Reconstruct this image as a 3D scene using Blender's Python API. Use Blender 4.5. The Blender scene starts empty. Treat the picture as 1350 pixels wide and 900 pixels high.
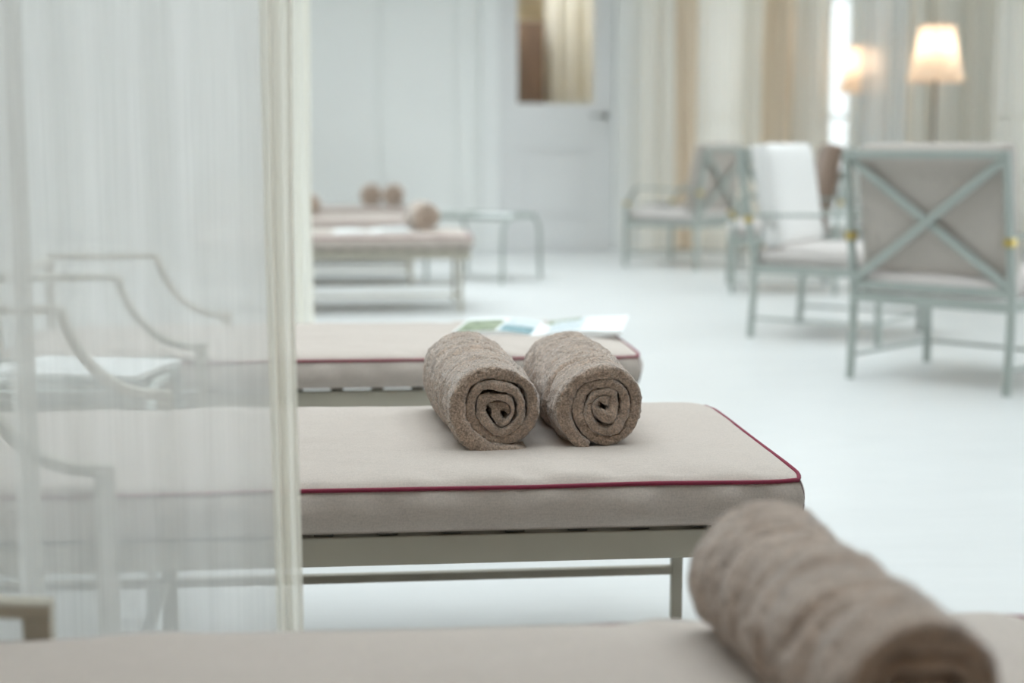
import bpy, bmesh, math, random
import numpy as np
from mathutils import Matrix, Vector

S = bpy.context.scene
COL = S.collection
rnd = random.Random(7)

# ------------------------------------------------------------------ camera
FPX, HOR, VPX, CAM_H = 2000.0, 190.0, 480.0, 0.845
pitch = math.atan((450 - HOR) / FPX)
yaw = math.atan((675 - VPX) / math.hypot(FPX, 450 - HOR))
fw = Vector((math.sin(yaw) * math.cos(pitch), math.cos(yaw) * math.cos(pitch), -math.sin(pitch)))
rt = Vector((math.cos(yaw), -math.sin(yaw), 0))
up = rt.cross(fw)
cam = bpy.data.cameras.new('camera')
cam.sensor_width = 36.0
cam.lens = FPX / 1350 * 36.0
cam.clip_start = 0.05
cam.dof.use_dof = True
cam.dof.focus_distance = 2.22
cam.dof.aperture_fstop = 2.5
co = bpy.data.objects.new('camera', cam)
COL.objects.link(co)
m = Matrix.Identity(4)
for i in range(3):
    m[i][0], m[i][1], m[i][2] = rt[i], up[i], -fw[i]
m[2][3] = CAM_H
co.matrix_world = m
S.camera = co

# ------------------------------------------------------------------ world, exposure
S.view_settings.view_transform = 'Standard'
S.view_settings.look = 'None'
S.view_settings.gamma = 1.0
S.view_settings.use_curve_mapping = False
S.view_settings.exposure = -0.30
S.cycles.max_bounces = 16
S.cycles.diffuse_bounces = 9
S.cycles.transparent_max_bounces = 24
W = bpy.data.worlds.new('overcast_sky')
S.world = W
W.use_nodes = True
bgn = W.node_tree.nodes['Background']
bgn.inputs[0].default_value = (0.915, 0.963, 1.0, 1)
bgn.inputs[1].default_value = 5.0

def portal(loc, rot, sx, sy):
    l = bpy.data.lights.new('window_daylight', 'AREA')
    l.shape = 'RECTANGLE'; l.size = sx; l.size_y = sy
    l.cycles.is_portal = True
    o = bpy.data.objects.new('window_daylight', l)
    o.location = loc; o.rotation_euler = rot
    COL.objects.link(o)

WIN_R = [(2.6, 5.0), (5.5, 7.9), (8.4, 10.8)]     # along y on the right wall; unseen windows assumed for daylight from the right
WIN_B = [(2.62, 3.1), (3.5, 3.98), (5.05, 5.6)]                             # along x on the back wall
ROOM = dict(x0=-3.6, x1=5.8, y0=-1.4, y1=12.0, h=3.1)
WZ0, WZ1 = 0.12, 2.95
for a, b in WIN_R:
    portal((5.97, (a + b) / 2, (WZ0 + WZ1) / 2), (0, math.pi / 2, 0), WZ1 - WZ0, b - a)
ROOF = (-1.5, 2.3, .8, 11.2)                                      # unseen glazed rooflight, added for overhead light: x0, x1, y0, y1
portal(((ROOF[0] + ROOF[1]) / 2, (ROOF[2] + ROOF[3]) / 2, 3.27), (0, 0, 0), ROOF[1] - ROOF[0], ROOF[3] - ROOF[2])
for a, b in WIN_B:
    portal(((a + b) / 2, 12.17, (WZ0 + WZ1) / 2), (-math.pi / 2, 0, 0), b - a, WZ1 - WZ0)

# ------------------------------------------------------------------ materials
def srgb(r, g, b):
    f = lambda c: (c / 255 / 12.92) if c / 255 <= 0.04045 else ((c / 255 + 0.055) / 1.055) ** 2.4
    return (f(r), f(g), f(b), 1)

class NT:
    def __init__(s, name):
        s.m = bpy.data.materials.new(name); s.m.use_nodes = True
        s.t = s.m.node_tree; s.b = s.t.nodes['Principled BSDF']; s.out = s.t.nodes['Material Output']
    def n(s, typ, **kw):
        nd = s.t.nodes.new(typ)
        for k, v in kw.items():
            if k in nd.inputs: nd.inputs[k].default_value = v
            else: setattr(nd, k, v)
        return nd
    def l(s, a, ao, b, bi): s.t.links.new(a.outputs[ao], b.inputs[bi])
    def coords(s, scale=(1, 1, 1)):
        tc = s.n('ShaderNodeTexCoord'); mp = s.n('ShaderNodeMapping')
        mp.inputs['Scale'].default_value = scale
        s.l(tc, 'Object', mp, 'Vector'); return mp
    def noise(s, scale, vec=(1, 1, 1), detail=3, rough=.55):
        mp = s.coords(vec); nz = s.n('ShaderNodeTexNoise')
        nz.inputs['Scale'].default_value = scale; nz.inputs['Detail'].default_value = detail
        nz.inputs['Roughness'].default_value = rough
        s.l(mp, 0, nz, 'Vector'); return nz
    def ramp(s, src, out, stops):
        r = s.n('ShaderNodeValToRGB'); e = r.color_ramp.elements
        while len(e) < len(stops): e.new(.5)
        for i, (p, c) in enumerate(stops):
            e[i].position = p; e[i].color = c
        s.l(src, out, r, 'Fac'); return r
    def bump(s, src, out, dist, strength=1.0):
        b = s.n('ShaderNodeBump'); b.inputs['Distance'].default_value = dist
        b.inputs['Strength'].default_value = strength
        s.l(src, out, b, 'Height'); s.l(b, 0, s.b, 'Normal'); return b

def mix(c, k): return (min(1, c[0] * k), min(1, c[1] * k), min(1, c[2] * k), 1)

def mat_simple(name, c, rough=.5, var=.04, scale=3, metallic=0, vec=(1, 1, 1), bump=0, bscale=60):
    t = NT(name)
    nz = t.noise(scale, vec)
    r = t.ramp(nz, 'Fac', [(.3, mix(c, 1 - var)), (.7, mix(c, 1 + var))])
    t.l(r, 0, t.b, 'Base Color')
    t.b.inputs['Roughness'].default_value = rough
    t.b.inputs['Metallic'].default_value = metallic
    if bump:
        n2 = t.noise(bscale, vec); t.bump(n2, 'Fac', bump)
    return t.m

M = {}
M['wall'] = mat_simple('white_painted_wall', srgb(244, 245, 243), .55, .012, 1.2, bump=.0006, bscale=25)
M['ceiling'] = mat_simple('white_ceiling_paint', srgb(240, 241, 238), .7, .01)
M['wall_pale'] = mat_simple('warm_grey_plaster', srgb(190, 184, 174), .7, .02)
M['wall_front'] = mat_simple('taupe_plaster', srgb(166, 134, 104), .7, .02)
M['door'] = mat_simple('door_paint', srgb(232, 232, 232), .4, .01, 2)
M['trim'] = mat_simple('trim_paint', srgb(242, 243, 242), .4, .01, 2)
t = NT('white_resin_floor')
nz = t.noise(1.3, (1, 2.5, 1), 4)
r = t.ramp(nz, 'Fac', [(.25, srgb(211, 212, 211)), (.75, srgb(217, 218, 217))])
t.l(r, 0, t.b, 'Base Color')
n2 = t.noise(5, (1, 6, 1), 3)
r2 = t.ramp(n2, 'Fac', [(.3, (.28, .28, .28, 1)), (.7, (.42, .42, .42, 1))])
t.l(r2, 0, t.b, 'Roughness')
t.b.inputs['Specular IOR Level'].default_value = .4
M['floor'] = t.m
M['metal'] = mat_simple('grey_green_powder_coat', srgb(180, 174, 159), .42, .03, 6, bump=.0001, bscale=900)
M['metal_chair'] = mat_simple('sage_powder_coat', srgb(166, 173, 167), .42, .03, 6)
M['slat'] = mat_simple('dark_slat', srgb(92, 88, 80), .6, .05, 20)
M['brass'] = mat_simple('brass', srgb(206, 184, 118), .28, .04, 30, metallic=1)
M['chrome'] = mat_simple('brushed_nickel', srgb(170, 170, 168), .3, .04, 30, metallic=1)
M['piping'] = mat_simple('crimson_piping', srgb(126, 25, 55), .7, .12, 500, bump=.0005, bscale=1500)
M['seam'] = mat_simple('seam_thread', srgb(120, 104, 104), .8, .1, 300)
M['lampmetal'] = mat_simple('lamp_pole_metal', srgb(120, 112, 104), .35, .04, 30, metallic=.6)
M['paper'] = mat_simple('white_paper', srgb(240, 243, 243), .5, .02, 40)
M['paper_edge'] = mat_simple('page_edges', srgb(214, 214, 208), .7, .08, 200, vec=(1, 1, 40))
M['brown'] = mat_simple('brown_wood', srgb(104, 84, 70), .5, .25, 4, vec=(8, 8, .6))
M['tan'] = mat_simple('tan_wall_paint', srgb(214, 202, 176), .7, .02)
M['ground'] = mat_simple('pale_terrace', srgb(196, 198, 194), .8, .05, 2)
M['darkprint'] = mat_simple('grey_magazine_cover', srgb(120, 124, 128), .5, .2, 20)

def mat_fabric(name, c, wx=(1, 1, 1)):
    t = NT(name)
    a = t.noise(900, (.06, 1, 1), 3, .7)       # slub threads running along the cushion
    b = t.noise(600, (1, .5, .5), 2, .6)
    mx = t.n('ShaderNodeMath', operation='ADD'); t.l(a, 'Fac', mx, 0); t.l(b, 'Fac', mx, 1)
    r = t.ramp(mx, 0, [(.30, mix(c, .80)), (.62, mix(c, 1.13))])
    # ramp domain 0..1 : halve the sum
    hf = t.n('ShaderNodeMath', operation='MULTIPLY'); hf.inputs[1].default_value = .5
    t.l(mx, 0, hf, 0); t.l(hf, 0, r, 'Fac')
    t.l(r, 0, t.b, 'Base Color')
    t.b.inputs['Roughness'].default_value = .9
    t.b.inputs['Sheen Weight'].default_value = .15
    t.bump(hf, 0, .0006, .6)
    return t.m
M['fabric'] = mat_fabric('beige_linen_weave', srgb(186, 175, 166))
M['fabric_chair'] = mat_fabric('taupe_linen_weave', srgb(184, 176, 168))
M['fabric_seat_lit'] = mat_fabric('top_lit_linen_weave', srgb(214, 207, 203))  # chair linen made paler for the light falling on the seats
M['fabric_shaded'] = mat_fabric('shaded_linen_weave', srgb(150, 128, 114))  # chair linen darkened for the shade on one seat back
M['fabric_lit'] = mat_fabric('lit_linen_weave', srgb(232, 230, 228))  # chair linen whitened for the light on one seat back

t = NT('terry_cloth')
c = srgb(182, 161, 144)
a = t.noise(330, (1, 1, 1), 4, .75)
b = t.noise(38, (1, 2.2, 1), 3, .6)
mx = t.n('ShaderNodeMath', operation='MULTIPLY_ADD'); mx.inputs[1].default_value = .75
t.l(a, 'Fac', mx, 0)
sc = t.n('ShaderNodeMath', operation='MULTIPLY'); sc.inputs[1].default_value = .25
t.l(b, 'Fac', sc, 0); t.l(sc, 0, mx, 2)
r = t.ramp(mx, 0, [(.38, mix(c, .52)), (.50, c), (.62, mix(c, 1.60))])
t.l(r, 0, t.b, 'Base Color')
t.b.inputs['Roughness'].default_value = 1.0
t.b.inputs['Sheen Weight'].default_value = .85
t.b.inputs['Sheen Roughness'].default_value = .5
t.b.inputs['Specular IOR Level'].default_value = .1
t.bump(mx, 0, .004, .8)
M['terry'] = t.m

def mat_sheer(name, col, lo, hi, thread=700, trans=.5):
    t = NT(name)
    t.t.nodes.remove(t.b)
    d = t.n('ShaderNodeBsdfDiffuse'); tl = t.n('ShaderNodeBsdfTranslucent'); tr = t.n('ShaderNodeBsdfTransparent')
    nz = t.noise(thread, (1, .02, .006), 3, .7)
    nw = t.noise(60, (1, .05, .01), 2, .6)
    ad = t.n('ShaderNodeMath', operation='MULTIPLY_ADD'); ad.inputs[1].default_value = .75
    t.l(nz, 'Fac', ad, 0)
    hw = t.n('ShaderNodeMath', operation='MULTIPLY'); hw.inputs[1].default_value = .25
    t.l(nw, 'Fac', hw, 0); t.l(hw, 0, ad, 2)
    cr = t.ramp(ad, 0, [(.3, mix(col, .96)), (.7, mix(col, 1.02))])
    t.l(cr, 0, d, 'Color'); t.l(cr, 0, tl, 'Color')
    m1 = t.n('ShaderNodeMixShader'); m1.inputs[0].default_value = trans
    t.l(d, 0, m1, 1); t.l(tl, 0, m1, 2)
    rf = t.n('ShaderNodeMapRange')
    rf.inputs['From Min'].default_value = .3; rf.inputs['From Max'].default_value = .7
    rf.inputs['To Min'].default_value = lo; rf.inputs['To Max'].default_value = hi
    t.l(ad, 0, rf, 'Value')
    m2 = t.n('ShaderNodeMixShader')
    t.l(rf, 0, m2, 0); t.l(tr, 0, m2, 1); t.l(m1, 0, m2, 2)
    t.l(m2, 0, t.out, 'Surface')
    return t.m
M['sheer'] = mat_sheer('white_sheer_voile', srgb(250, 250, 248), .63, .72, trans=.72)
M['sheer_hem'] = mat_sheer('cream_curtain_hem', srgb(252, 249, 240), .84, .95, trans=.66)
M['drape'] = mat_sheer('cream_drape', srgb(246, 242, 234), .95, .99, 200, .22)
M['drape_backlight'] = mat_sheer('backlight_tone_drape', srgb(238, 222, 202), .96, .99, 200, .2)  # tan tone paints the uneven backlight on the cream drapes
M['drape_white'] = mat_sheer('white_drape', srgb(238, 236, 228), .96, .99, 200, .2)
M['voile_far'] = mat_sheer('white_voile', srgb(232, 236, 238), .66, .80, 200, .35)

def mat_glass(name, op=.1):
    t = NT(name); t.t.nodes.remove(t.b)
    g = t.n('ShaderNodeBsdfGlossy'); g.inputs['Roughness'].default_value = .02
    tr = t.n('ShaderNodeBsdfTransparent'); tr.inputs['Color'].default_value = (.97, .99, .99, 1)
    fr = t.n('ShaderNodeFresnel'); fr.inputs['IOR'].default_value = 1.45
    mxs = t.n('ShaderNodeMixShader'); t.l(fr, 0, mxs, 0); t.l(tr, 0, mxs, 1); t.l(g, 0, mxs, 2)
    t.l(mxs, 0, t.out, 'Surface'); return t.m
M['glass'] = mat_glass('window_glass')

t = NT('pleated_lamp_shade'); t.t.nodes.remove(t.b)
d = t.n('ShaderNodeBsdfDiffuse'); tl = t.n('ShaderNodeBsdfTranslucent')
nz = t.noise(60, (1, 1, .05))
r = t.ramp(nz, 'Fac', [(.3, srgb(246, 226, 204)), (.7, srgb(252, 238, 222))])
t.l(r, 0, d, 'Color'); t.l(r, 0, tl, 'Color')
mxs = t.n('ShaderNodeMixShader'); mxs.inputs[0].default_value = .6
t.l(d, 0, mxs, 1); t.l(tl, 0, mxs, 2); t.l(mxs, 0, t.out, 'Surface')
M['shade'] = t.m
t = NT('bulb'); t.b.inputs['Emission Color'].default_value = (1, .80, .62, 1); t.b.inputs['Emission Strength'].default_value = 42
t.b.inputs['Base Color'].default_value = (1, .9, .8, 1)
M['bulb'] = t.m

def mat_print(name, stops, scale, vec=(1, 1, 1)):
    t = NT(name); nz = t.noise(scale, vec, 4, .65)
    r = t.ramp(nz, 'Fac', stops); t.l(r, 0, t.b, 'Base Color'); t.b.inputs['Roughness'].default_value = .35
    return t.m
M['print_green'] = mat_print('garden_photo_print', [(.3, srgb(70, 86, 66)), (.5, srgb(140, 154, 120)), (.7, srgb(206, 210, 192))], 40)
M['print_teal'] = mat_print('teal_photo_print', [(.3, srgb(84, 122, 130)), (.55, srgb(140, 176, 184)), (.75, srgb(214, 226, 230))], 30)
M['print_text'] = mat_print('printed_text', [(.42, srgb(168, 186, 192)), (.55, srgb(232, 238, 240))], 90, (1, 6, 1))

# ------------------------------------------------------------------ mesh helpers
def link(name, me, mat, parent=None, smooth=False):
    o = bpy.data.objects.new(name, me); COL.objects.link(o)
    if mat is not None and not me.materials: me.materials.append(M[mat])
    if parent is not None: o.parent = parent
    if smooth:
        for p in me.polygons: p.use_smooth = True
    return o

def pyd(name, v, f):
    me = bpy.data.meshes.new(name); me.from_pydata([tuple(map(float, q)) for q in v], [], f); me.update(); return me

def bm_mesh(name, bm):
    me = bpy.data.meshes.new(name); bmesh.ops.recalc_face_normals(bm, faces=bm.faces[:]); bm.to_mesh(me); bm.free(); return me

def box_me(name, lo, hi, bev=0.0, seg=2):
    bm = bmesh.new()
    c = [(lo[i] + hi[i]) / 2 for i in range(3)]; s = [abs(hi[i] - lo[i]) for i in range(3)]
    bmesh.ops.create_cube(bm, size=1, matrix=Matrix.Translation(c) @ Matrix.Diagonal((*s, 1)))
    if bev: bmesh.ops.bevel(bm, geom=bm.edges[:], offset=bev, segments=seg, affect='EDGES', profile=.5)
    return bm_mesh(name, bm)

def box(name, lo, hi, mat, parent=None, bev=0.0, seg=2):
    return link(name, box_me(name, lo, hi, bev, seg), mat, parent)

def bar_me(name, p0, p1, w, h, bev=.002, side=(0, 0, 1)):
    p0, p1 = Vector(p0), Vector(p1); d = p1 - p0; L = d.length; d.normalize()
    s = Vector(side)
    if abs(s.dot(d)) > .95: s = Vector((0, 1, 0))
    x = s.cross(d).normalized(); y = d.cross(x)
    bm = bmesh.new()
    mt = Matrix.Identity(4)
    for i in range(3): mt[i][0], mt[i][1], mt[i][2], mt[i][3] = x[i], y[i], d[i], (p0[i] + p1[i]) / 2
    bmesh.ops.create_cube(bm, size=1, matrix=mt @ Matrix.Diagonal((w, h, L, 1)))
    if bev: bmesh.ops.bevel(bm, geom=bm.edges[:], offset=bev, segments=2, affect='EDGES', profile=.5)
    return bm_mesh(name, bm)

def bar(name, p0, p1, w, h, mat, parent=None, bev=.002, side=(0, 0, 1)):
    return link(name, bar_me(name, p0, p1, w, h, bev, side), mat, parent)

def sweep_me(name, pts, prof, closed=False, upv=(0, 0, 1), caps=True, fixed=None):
    """prof: list of (a,b) offsets along side / up vectors of the path"""
    P = [Vector(p) for p in pts]; n = len(P); k = len(prof); v = []; f = []
    for i in range(n):
        if closed: tg = P[(i + 1) % n] - P[i - 1]
        else: tg = P[min(i + 1, n - 1)] - P[max(i - 1, 0)]
        tg.normalize()
        if fixed is not None:
            sd = Vector(fixed); u = tg.cross(sd).normalized()
        else:
            u0 = Vector(upv); sd = tg.cross(u0)
            if sd.length < 1e-4: sd = tg.cross(Vector((0, 1, 0)))
            sd.normalize(); u = sd.cross(tg)
        for a, b in prof: v.append(P[i] + sd * a + u * b)
    for i in range(n if closed else n - 1):
        j = (i + 1) % n
        for q in range(k):
            r_ = (q + 1) % k
            f.append((i * k + q, i * k + r_, j * k + r_, j * k + q))
    if caps and not closed:
        f.append(tuple(range(k - 1, -1, -1))); f.append(tuple((n - 1) * k + q for q in range(k)))
    me = pyd(name, v, f)
    bm = bmesh.new(); bm.from_mesh(me); bmesh.ops.recalc_face_normals(bm, faces=bm.faces[:]); bm.to_mesh(me); bm.free()
    return me

def circ(r, k=10): return [(r * math.cos(2 * math.pi * i / k), r * math.sin(2 * math.pi * i / k)) for i in range(k)]
def rrect(w, h, c=.002):
    a, b = w / 2, h / 2
    return [(-a + c, -b), (a - c, -b), (a, -b + c), (a, b - c), (a - c, b), (-a + c, b), (-a, b - c), (-a, -b + c)]

def lathe_me(name, prof, k=24, cap=True):
    v = []; f = []; n = len(prof)
    for r_, z in prof:
        for i in range(k):
            a = 2 * math.pi * i / k; v.append((r_ * math.cos(a), r_ * math.sin(a), z))
    for j in range(n - 1):
        for i in range(k):
            q = (i + 1) % k; f.append((j * k + i, j * k + q, (j + 1) * k + q, (j + 1) * k + i))
    if cap: f.append(tuple(range(k - 1, -1, -1))); f.append(tuple((n - 1) * k + i for i in range(k)))
    return pyd(name, v, f)

def empty(name, loc=(0, 0, 0), rz=0):
    o = bpy.data.objects.new(name, None); COL.objects.link(o); o.location = loc; o.rotation_euler = (0, 0, rz)
    o.empty_display_size = .1
    return o
def tag(o, label, cat, group=None):
    o['label'] = label; o['category'] = cat
    if group: o['group'] = group
    return o
def struct(o): o['kind'] = 'structure'; return o
def kids(o): return [c for c in COL.objects if c.parent == o]
def copy_tree(o, parent=None):
    c = o.copy(); COL.objects.link(c); c.parent = parent
    for ch in kids(o): copy_tree(ch, c)
    return c

# value noise (numpy)
def _h(ix, iy, iz, seed):
    n = (ix * 374761393 + iy * 668265263 + iz * 2147483647 * 3 + seed * 974711) & 0xFFFFFFFF
    n = ((n ^ (n >> 13)) * 1274126177) & 0xFFFFFFFF
    n = n ^ (n >> 16)
    return (n & 0xFFFF) / 32767.5 - 1.0
def vnoise(p, scale, seed=0):
    q = np.asarray(p, float) * scale; i = np.floor(q).astype(np.int64); f = q - i; f = f * f * (3 - 2 * f)
    out = 0
    for dx in (0, 1):
        for dy in (0, 1):
            for dz in (0, 1):
                w = (f[:, 0] if dx else 1 - f[:, 0]) * (f[:, 1] if dy else 1 - f[:, 1]) * (f[:, 2] if dz else 1 - f[:, 2])
                out = out + w * _h(i[:, 0] + dx, i[:, 1] + dy, i[:, 2] + dz, seed)
    return out
def grid_mesh(name, P):
    """P: (n,m,3) array -> quad grid mesh"""
    n, mm = P.shape[:2]
    idx = np.arange(n * mm).reshape(n, mm)
    q = np.stack([idx[:-1, :-1], idx[1:, :-1], idx[1:, 1:], idx[:-1, 1:]], -1).reshape(-1, 4)
    me = bpy.data.meshes.new(name)
    me.vertices.add(n * mm); me.vertices.foreach_set('co', P.reshape(-1).astype(np.float32))
    me.loops.add(q.size); me.loops.foreach_set('vertex_index', q.reshape(-1).astype(np.int32))
    me.polygons.add(len(q)); me.polygons.foreach_set('loop_start', np.arange(0, q.size, 4, dtype=np.int32))
    me.polygons.foreach_set('use_smooth', np.ones(len(q), dtype=bool))
    me.update(calc_edges=True); me.validate()
    return me

# ------------------------------------------------------------------ room shell
R_ = ROOM; TH = .25
struct(box('floor', (R_['x0'] - TH, R_['y0'] - TH, -.12), (R_['x1'] + TH, R_['y1'] + TH, 0), 'floor'))
def slab_with_hole():
    bm = bmesh.new(); a, b, c_, d_ = ROOF; x0, x1, y0, y1 = R_['x0'] - TH, R_['x1'] + TH, R_['y0'] - TH, R_['y1'] + TH
    for l, h in (((x0, y0), (x1, c_)), ((x0, d_), (x1, y1)), ((x0, c_), (a, d_)), ((b, c_), (x1, d_))):
        lo = (*l, R_['h']); hi = (*h, R_['h'] + .15)
        c = [(lo[i] + hi[i]) / 2 for i in range(3)]; sz = [hi[i] - lo[i] for i in range(3)]
        bmesh.ops.create_cube(bm, size=1, matrix=Matrix.Translation(c) @ Matrix.Diagonal((*sz, 1)))
    return struct(link('ceiling', bm_mesh('ceiling', bm), 'ceiling'))
slab_with_hole()
rl = struct(empty('window_7', ((ROOF[0] + ROOF[1]) / 2, (ROOF[2] + ROOF[3]) / 2, R_['h'] + .05)))  # rooflight out of view, added as an overhead light source
hw, hd_ = (ROOF[1] - ROOF[0]) / 2, (ROOF[3] - ROOF[2]) / 2
for i in range(6):
    y = -hd_ + .03 + (2 * hd_ - .06) * i / 5; box('glazing_bar', (-hw, y - .03, 0), (hw, y + .03, .06), 'trim', rl, .004)
for i in range(4):
    x = -hw + .03 + (2 * hw - .06) * i / 3; box('glazing_bar', (x - .025, -hd_, .002), (x + .025, hd_, .05), 'trim', rl, .004)
box('pane', (-hw, -hd_, .062), (hw, hd_, .068), 'glass', rl)
struct(box('wall_left', (R_['x0'] - TH, R_['y0'] - TH, 0), (R_['x0'], R_['y1'] + TH, R_['h']), 'wall'))
struct(box('wall_front', (R_['x0'], R_['y0'] - TH, 0), (R_['x1'], R_['y0'], R_['h']), 'wall_front'))

def wall_with_holes(name, axis, pos, lo, hi, holes, mat):
    """axis 'x': wall plane x=pos..pos+TH running along y; 'y' likewise. holes: (a,b,z0,z1)"""
    bm = bmesh.new()
    def bx(a, b, z0, z1):
        if b - a < 1e-4 or z1 - z0 < 1e-4: return
        if axis == 'x': l, h = (pos, a, z0), (pos + TH, b, z1)
        else: l, h = (a, pos, z0), (b, pos + TH, z1)
        c = [(l[i] + h[i]) / 2 for i in range(3)]; s = [h[i] - l[i] for i in range(3)]
        bmesh.ops.create_cube(bm, size=1, matrix=Matrix.Translation(c) @ Matrix.Diagonal((*s, 1)))
    cur = lo
    for a, b, z0, z1 in sorted(holes):
        bx(cur, a, 0, R_['h']); bx(a, b, 0, z0); bx(a, b, z1, R_['h']); cur = b
    bx(cur, hi, 0, R_['h'])
    return struct(link(name, bm_mesh(name, bm), mat))

wall_with_holes('wall_right', 'x', R_['x1'], R_['y0'], R_['y1'], [(a, b, WZ0, WZ1) for a, b in WIN_R], 'wall')
DX0, DX1, DH = 1.055, 1.975, 2.12
wb = wall_with_holes('wall_back', 'y', R_['y1'], R_['x0'], R_['x1'], [(DX0, DX1, 0, DH)] + [(a, b, WZ0, WZ1) for a, b in WIN_B], 'wall')
# painted wainscot boards on the back wall (joints at the lines seen in the photograph)
edges = [-3.6, -3.0, -2.4, -1.8, -1.2, -.62, -.05, .129, .723, .86]
edges = [-3.58, -2.98, -2.36, -1.74, -1.12, -.49, .125, .72, .855]
for a, b in zip(edges[:-1], edges[1:]):
    box('panel', (a + .005, R_['y1'] - .018, .13), (b - .005, R_['y1'] - .0005, 3.05), 'wall', wb, .005)
struct(box('baseboard_back', (R_['x0'], R_['y1'] - .03, 0), (.86, R_['y1'] - .0005, .125), 'trim', None, .006))
struct(box('baseboard_left', (R_['x0'] + .0005, R_['y0'], 0), (R_['x0'] + .03, R_['y1'] - .031, .125), 'trim', None, .006))

# windows
def window(name, axis, a, b, pos, nm, nh=3):
    e = struct(empty(name, ((pos, (a + b) / 2, WZ0) if axis == 'x' else ((a + b) / 2, pos, WZ0))))
    w = b - a; h = WZ1 - WZ0; fr = .07; d = .07
    def part(n_, l, hh, mat, bev=.004):
        # l/hh in (along, depth, z) local
        if axis == 'x': lo = (l[1], l[0], l[2]); hi = (hh[1], hh[0], hh[2])
        else: lo, hi = l, hh
        return box(n_, lo, hi, mat, e, bev)
    part('frame_post', (-w / 2, 0, 0), (-w / 2 + fr, d, h), 'trim'); part('frame_post', (w / 2 - fr, 0, 0), (w / 2, d, h), 'trim')
    part('frame_rail', (-w / 2 + fr, 0, 0), (w / 2 - fr, d, fr), 'trim'); part('frame_rail', (-w / 2 + fr, 0, h - fr), (w / 2 - fr, d, h), 'trim')
    for i in range(1, nm):
        x = -w / 2 + w * i / nm; part('mullion', (x - .025, .005, fr), (x + .025, d - .005, h - fr), 'trim')
    for j in range(1, nh):
        z = h * j / nh; part('glazing_bar', (-w / 2 + fr, .012, z - .016), (w / 2 - fr, d - .012, z + .016), 'trim')
    part('pane', (-w / 2 + fr, .033, fr), (w / 2 - fr, .037, h - fr), 'glass', 0)
    return e
k = 1
for a, b in WIN_R: window('window_%d' % k, 'x', a, b, R_['x1'] + .08, 2); k += 1
for a, b in WIN_B: window('window_%d' % k, 'y', a, b, R_['y1'] + .08, 1); k += 1
for i, (lo, hi) in enumerate([((-40, 12.3, -.35), (60, 60, -.2)), ((6.1, -40, -.35), (60, 12.29, -.2))]):
    struct(box('ground', lo, hi, 'ground'))

# door casing and door
for i, (a, b, z0, z1) in enumerate([(DX0 - .14, DX0, 0, DH + .1), (DX1, DX1 + .14, 0, DH + .1), (DX0, DX1, DH, DH + .1)]):
    struct(box('trim_%d' % (i + 1), (a, R_['y1'] - .035, z0), (b, R_['y1'] - .0005, z1), 'trim', None, .008))
dr = struct(empty('door_1', ((DX0 + DX1) / 2, R_['y1'] + .03, 0)))
dw = (DX1 - DX0) / 2 - .004
gx0, gx1, gz0, gz1 = 1.208 - 1.515, 1.812 - 1.515, 1.165, 2.0
st = .11
box('stile', (-dw, 0, .004), (gx0, .045, DH - .006), 'door', dr, .003)
box('stile', (gx1, 0, .004), (dw, .045, DH - .006), 'door', dr, .003)
box('rail', (gx0, 0, .004), (gx1, .045, .22), 'door', dr, .003)
box('rail', (gx0, 0, .80), (gx1, .045, gz0), 'door', dr, .003)
box('rail', (gx0, 0, gz1), (gx1, .045, DH - .006), 'door', dr, .003)
box('panel', (gx0, .014, .22), (gx1, .032, .80), 'door', dr)
box('panel_field', (gx0 + .06, .004, .28), (gx1 - .06, .02, .74), 'door', dr, .008)
box('pane', (gx0, .02, gz0), (gx1, .026, gz1), 'glass', dr)
hd = box('rose_plate', (dw - .09, -.008, 1.045), (dw - .04, 0, 1.095), 'chrome', dr, .002)
link('handle', sweep_me('handle', [(dw - .065, -.006, 1.07), (dw - .065, -.045, 1.07), (dw - .075, -.055, 1.07), (dw - .19, -.055, 1.07)], circ(.011, 10)), 'chrome', dr, True)

# room beyond the door
Y2 = R_['y1'] + TH
struct(box('floor_2', (-.2, Y2, -.12), (2.35, 15.6, 0), 'wall_pale'))
struct(box('wall_beyond_end', (-.2, 15.4, 0), (2.35, 15.6, 2.9), 'tan'))
struct(box('wall_beyond_left', (-.4, Y2, 0), (-.2, 15.6, 2.9), 'tan'))
struct(box('wall_beyond_right', (2.35, Y2, 0), (2.43, 15.6, 2.9), 'tan'))
struct(box('ceiling_beyond', (-.4, Y2, 2.9), (2.43, 15.6, 3.0), 'ceiling'))

# ------------------------------------------------------------------ lounger
LW, LLEN = .607, 1.40
CZ = .383       # seam height of the cushion top
CB = .322       # cushion underside

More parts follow.
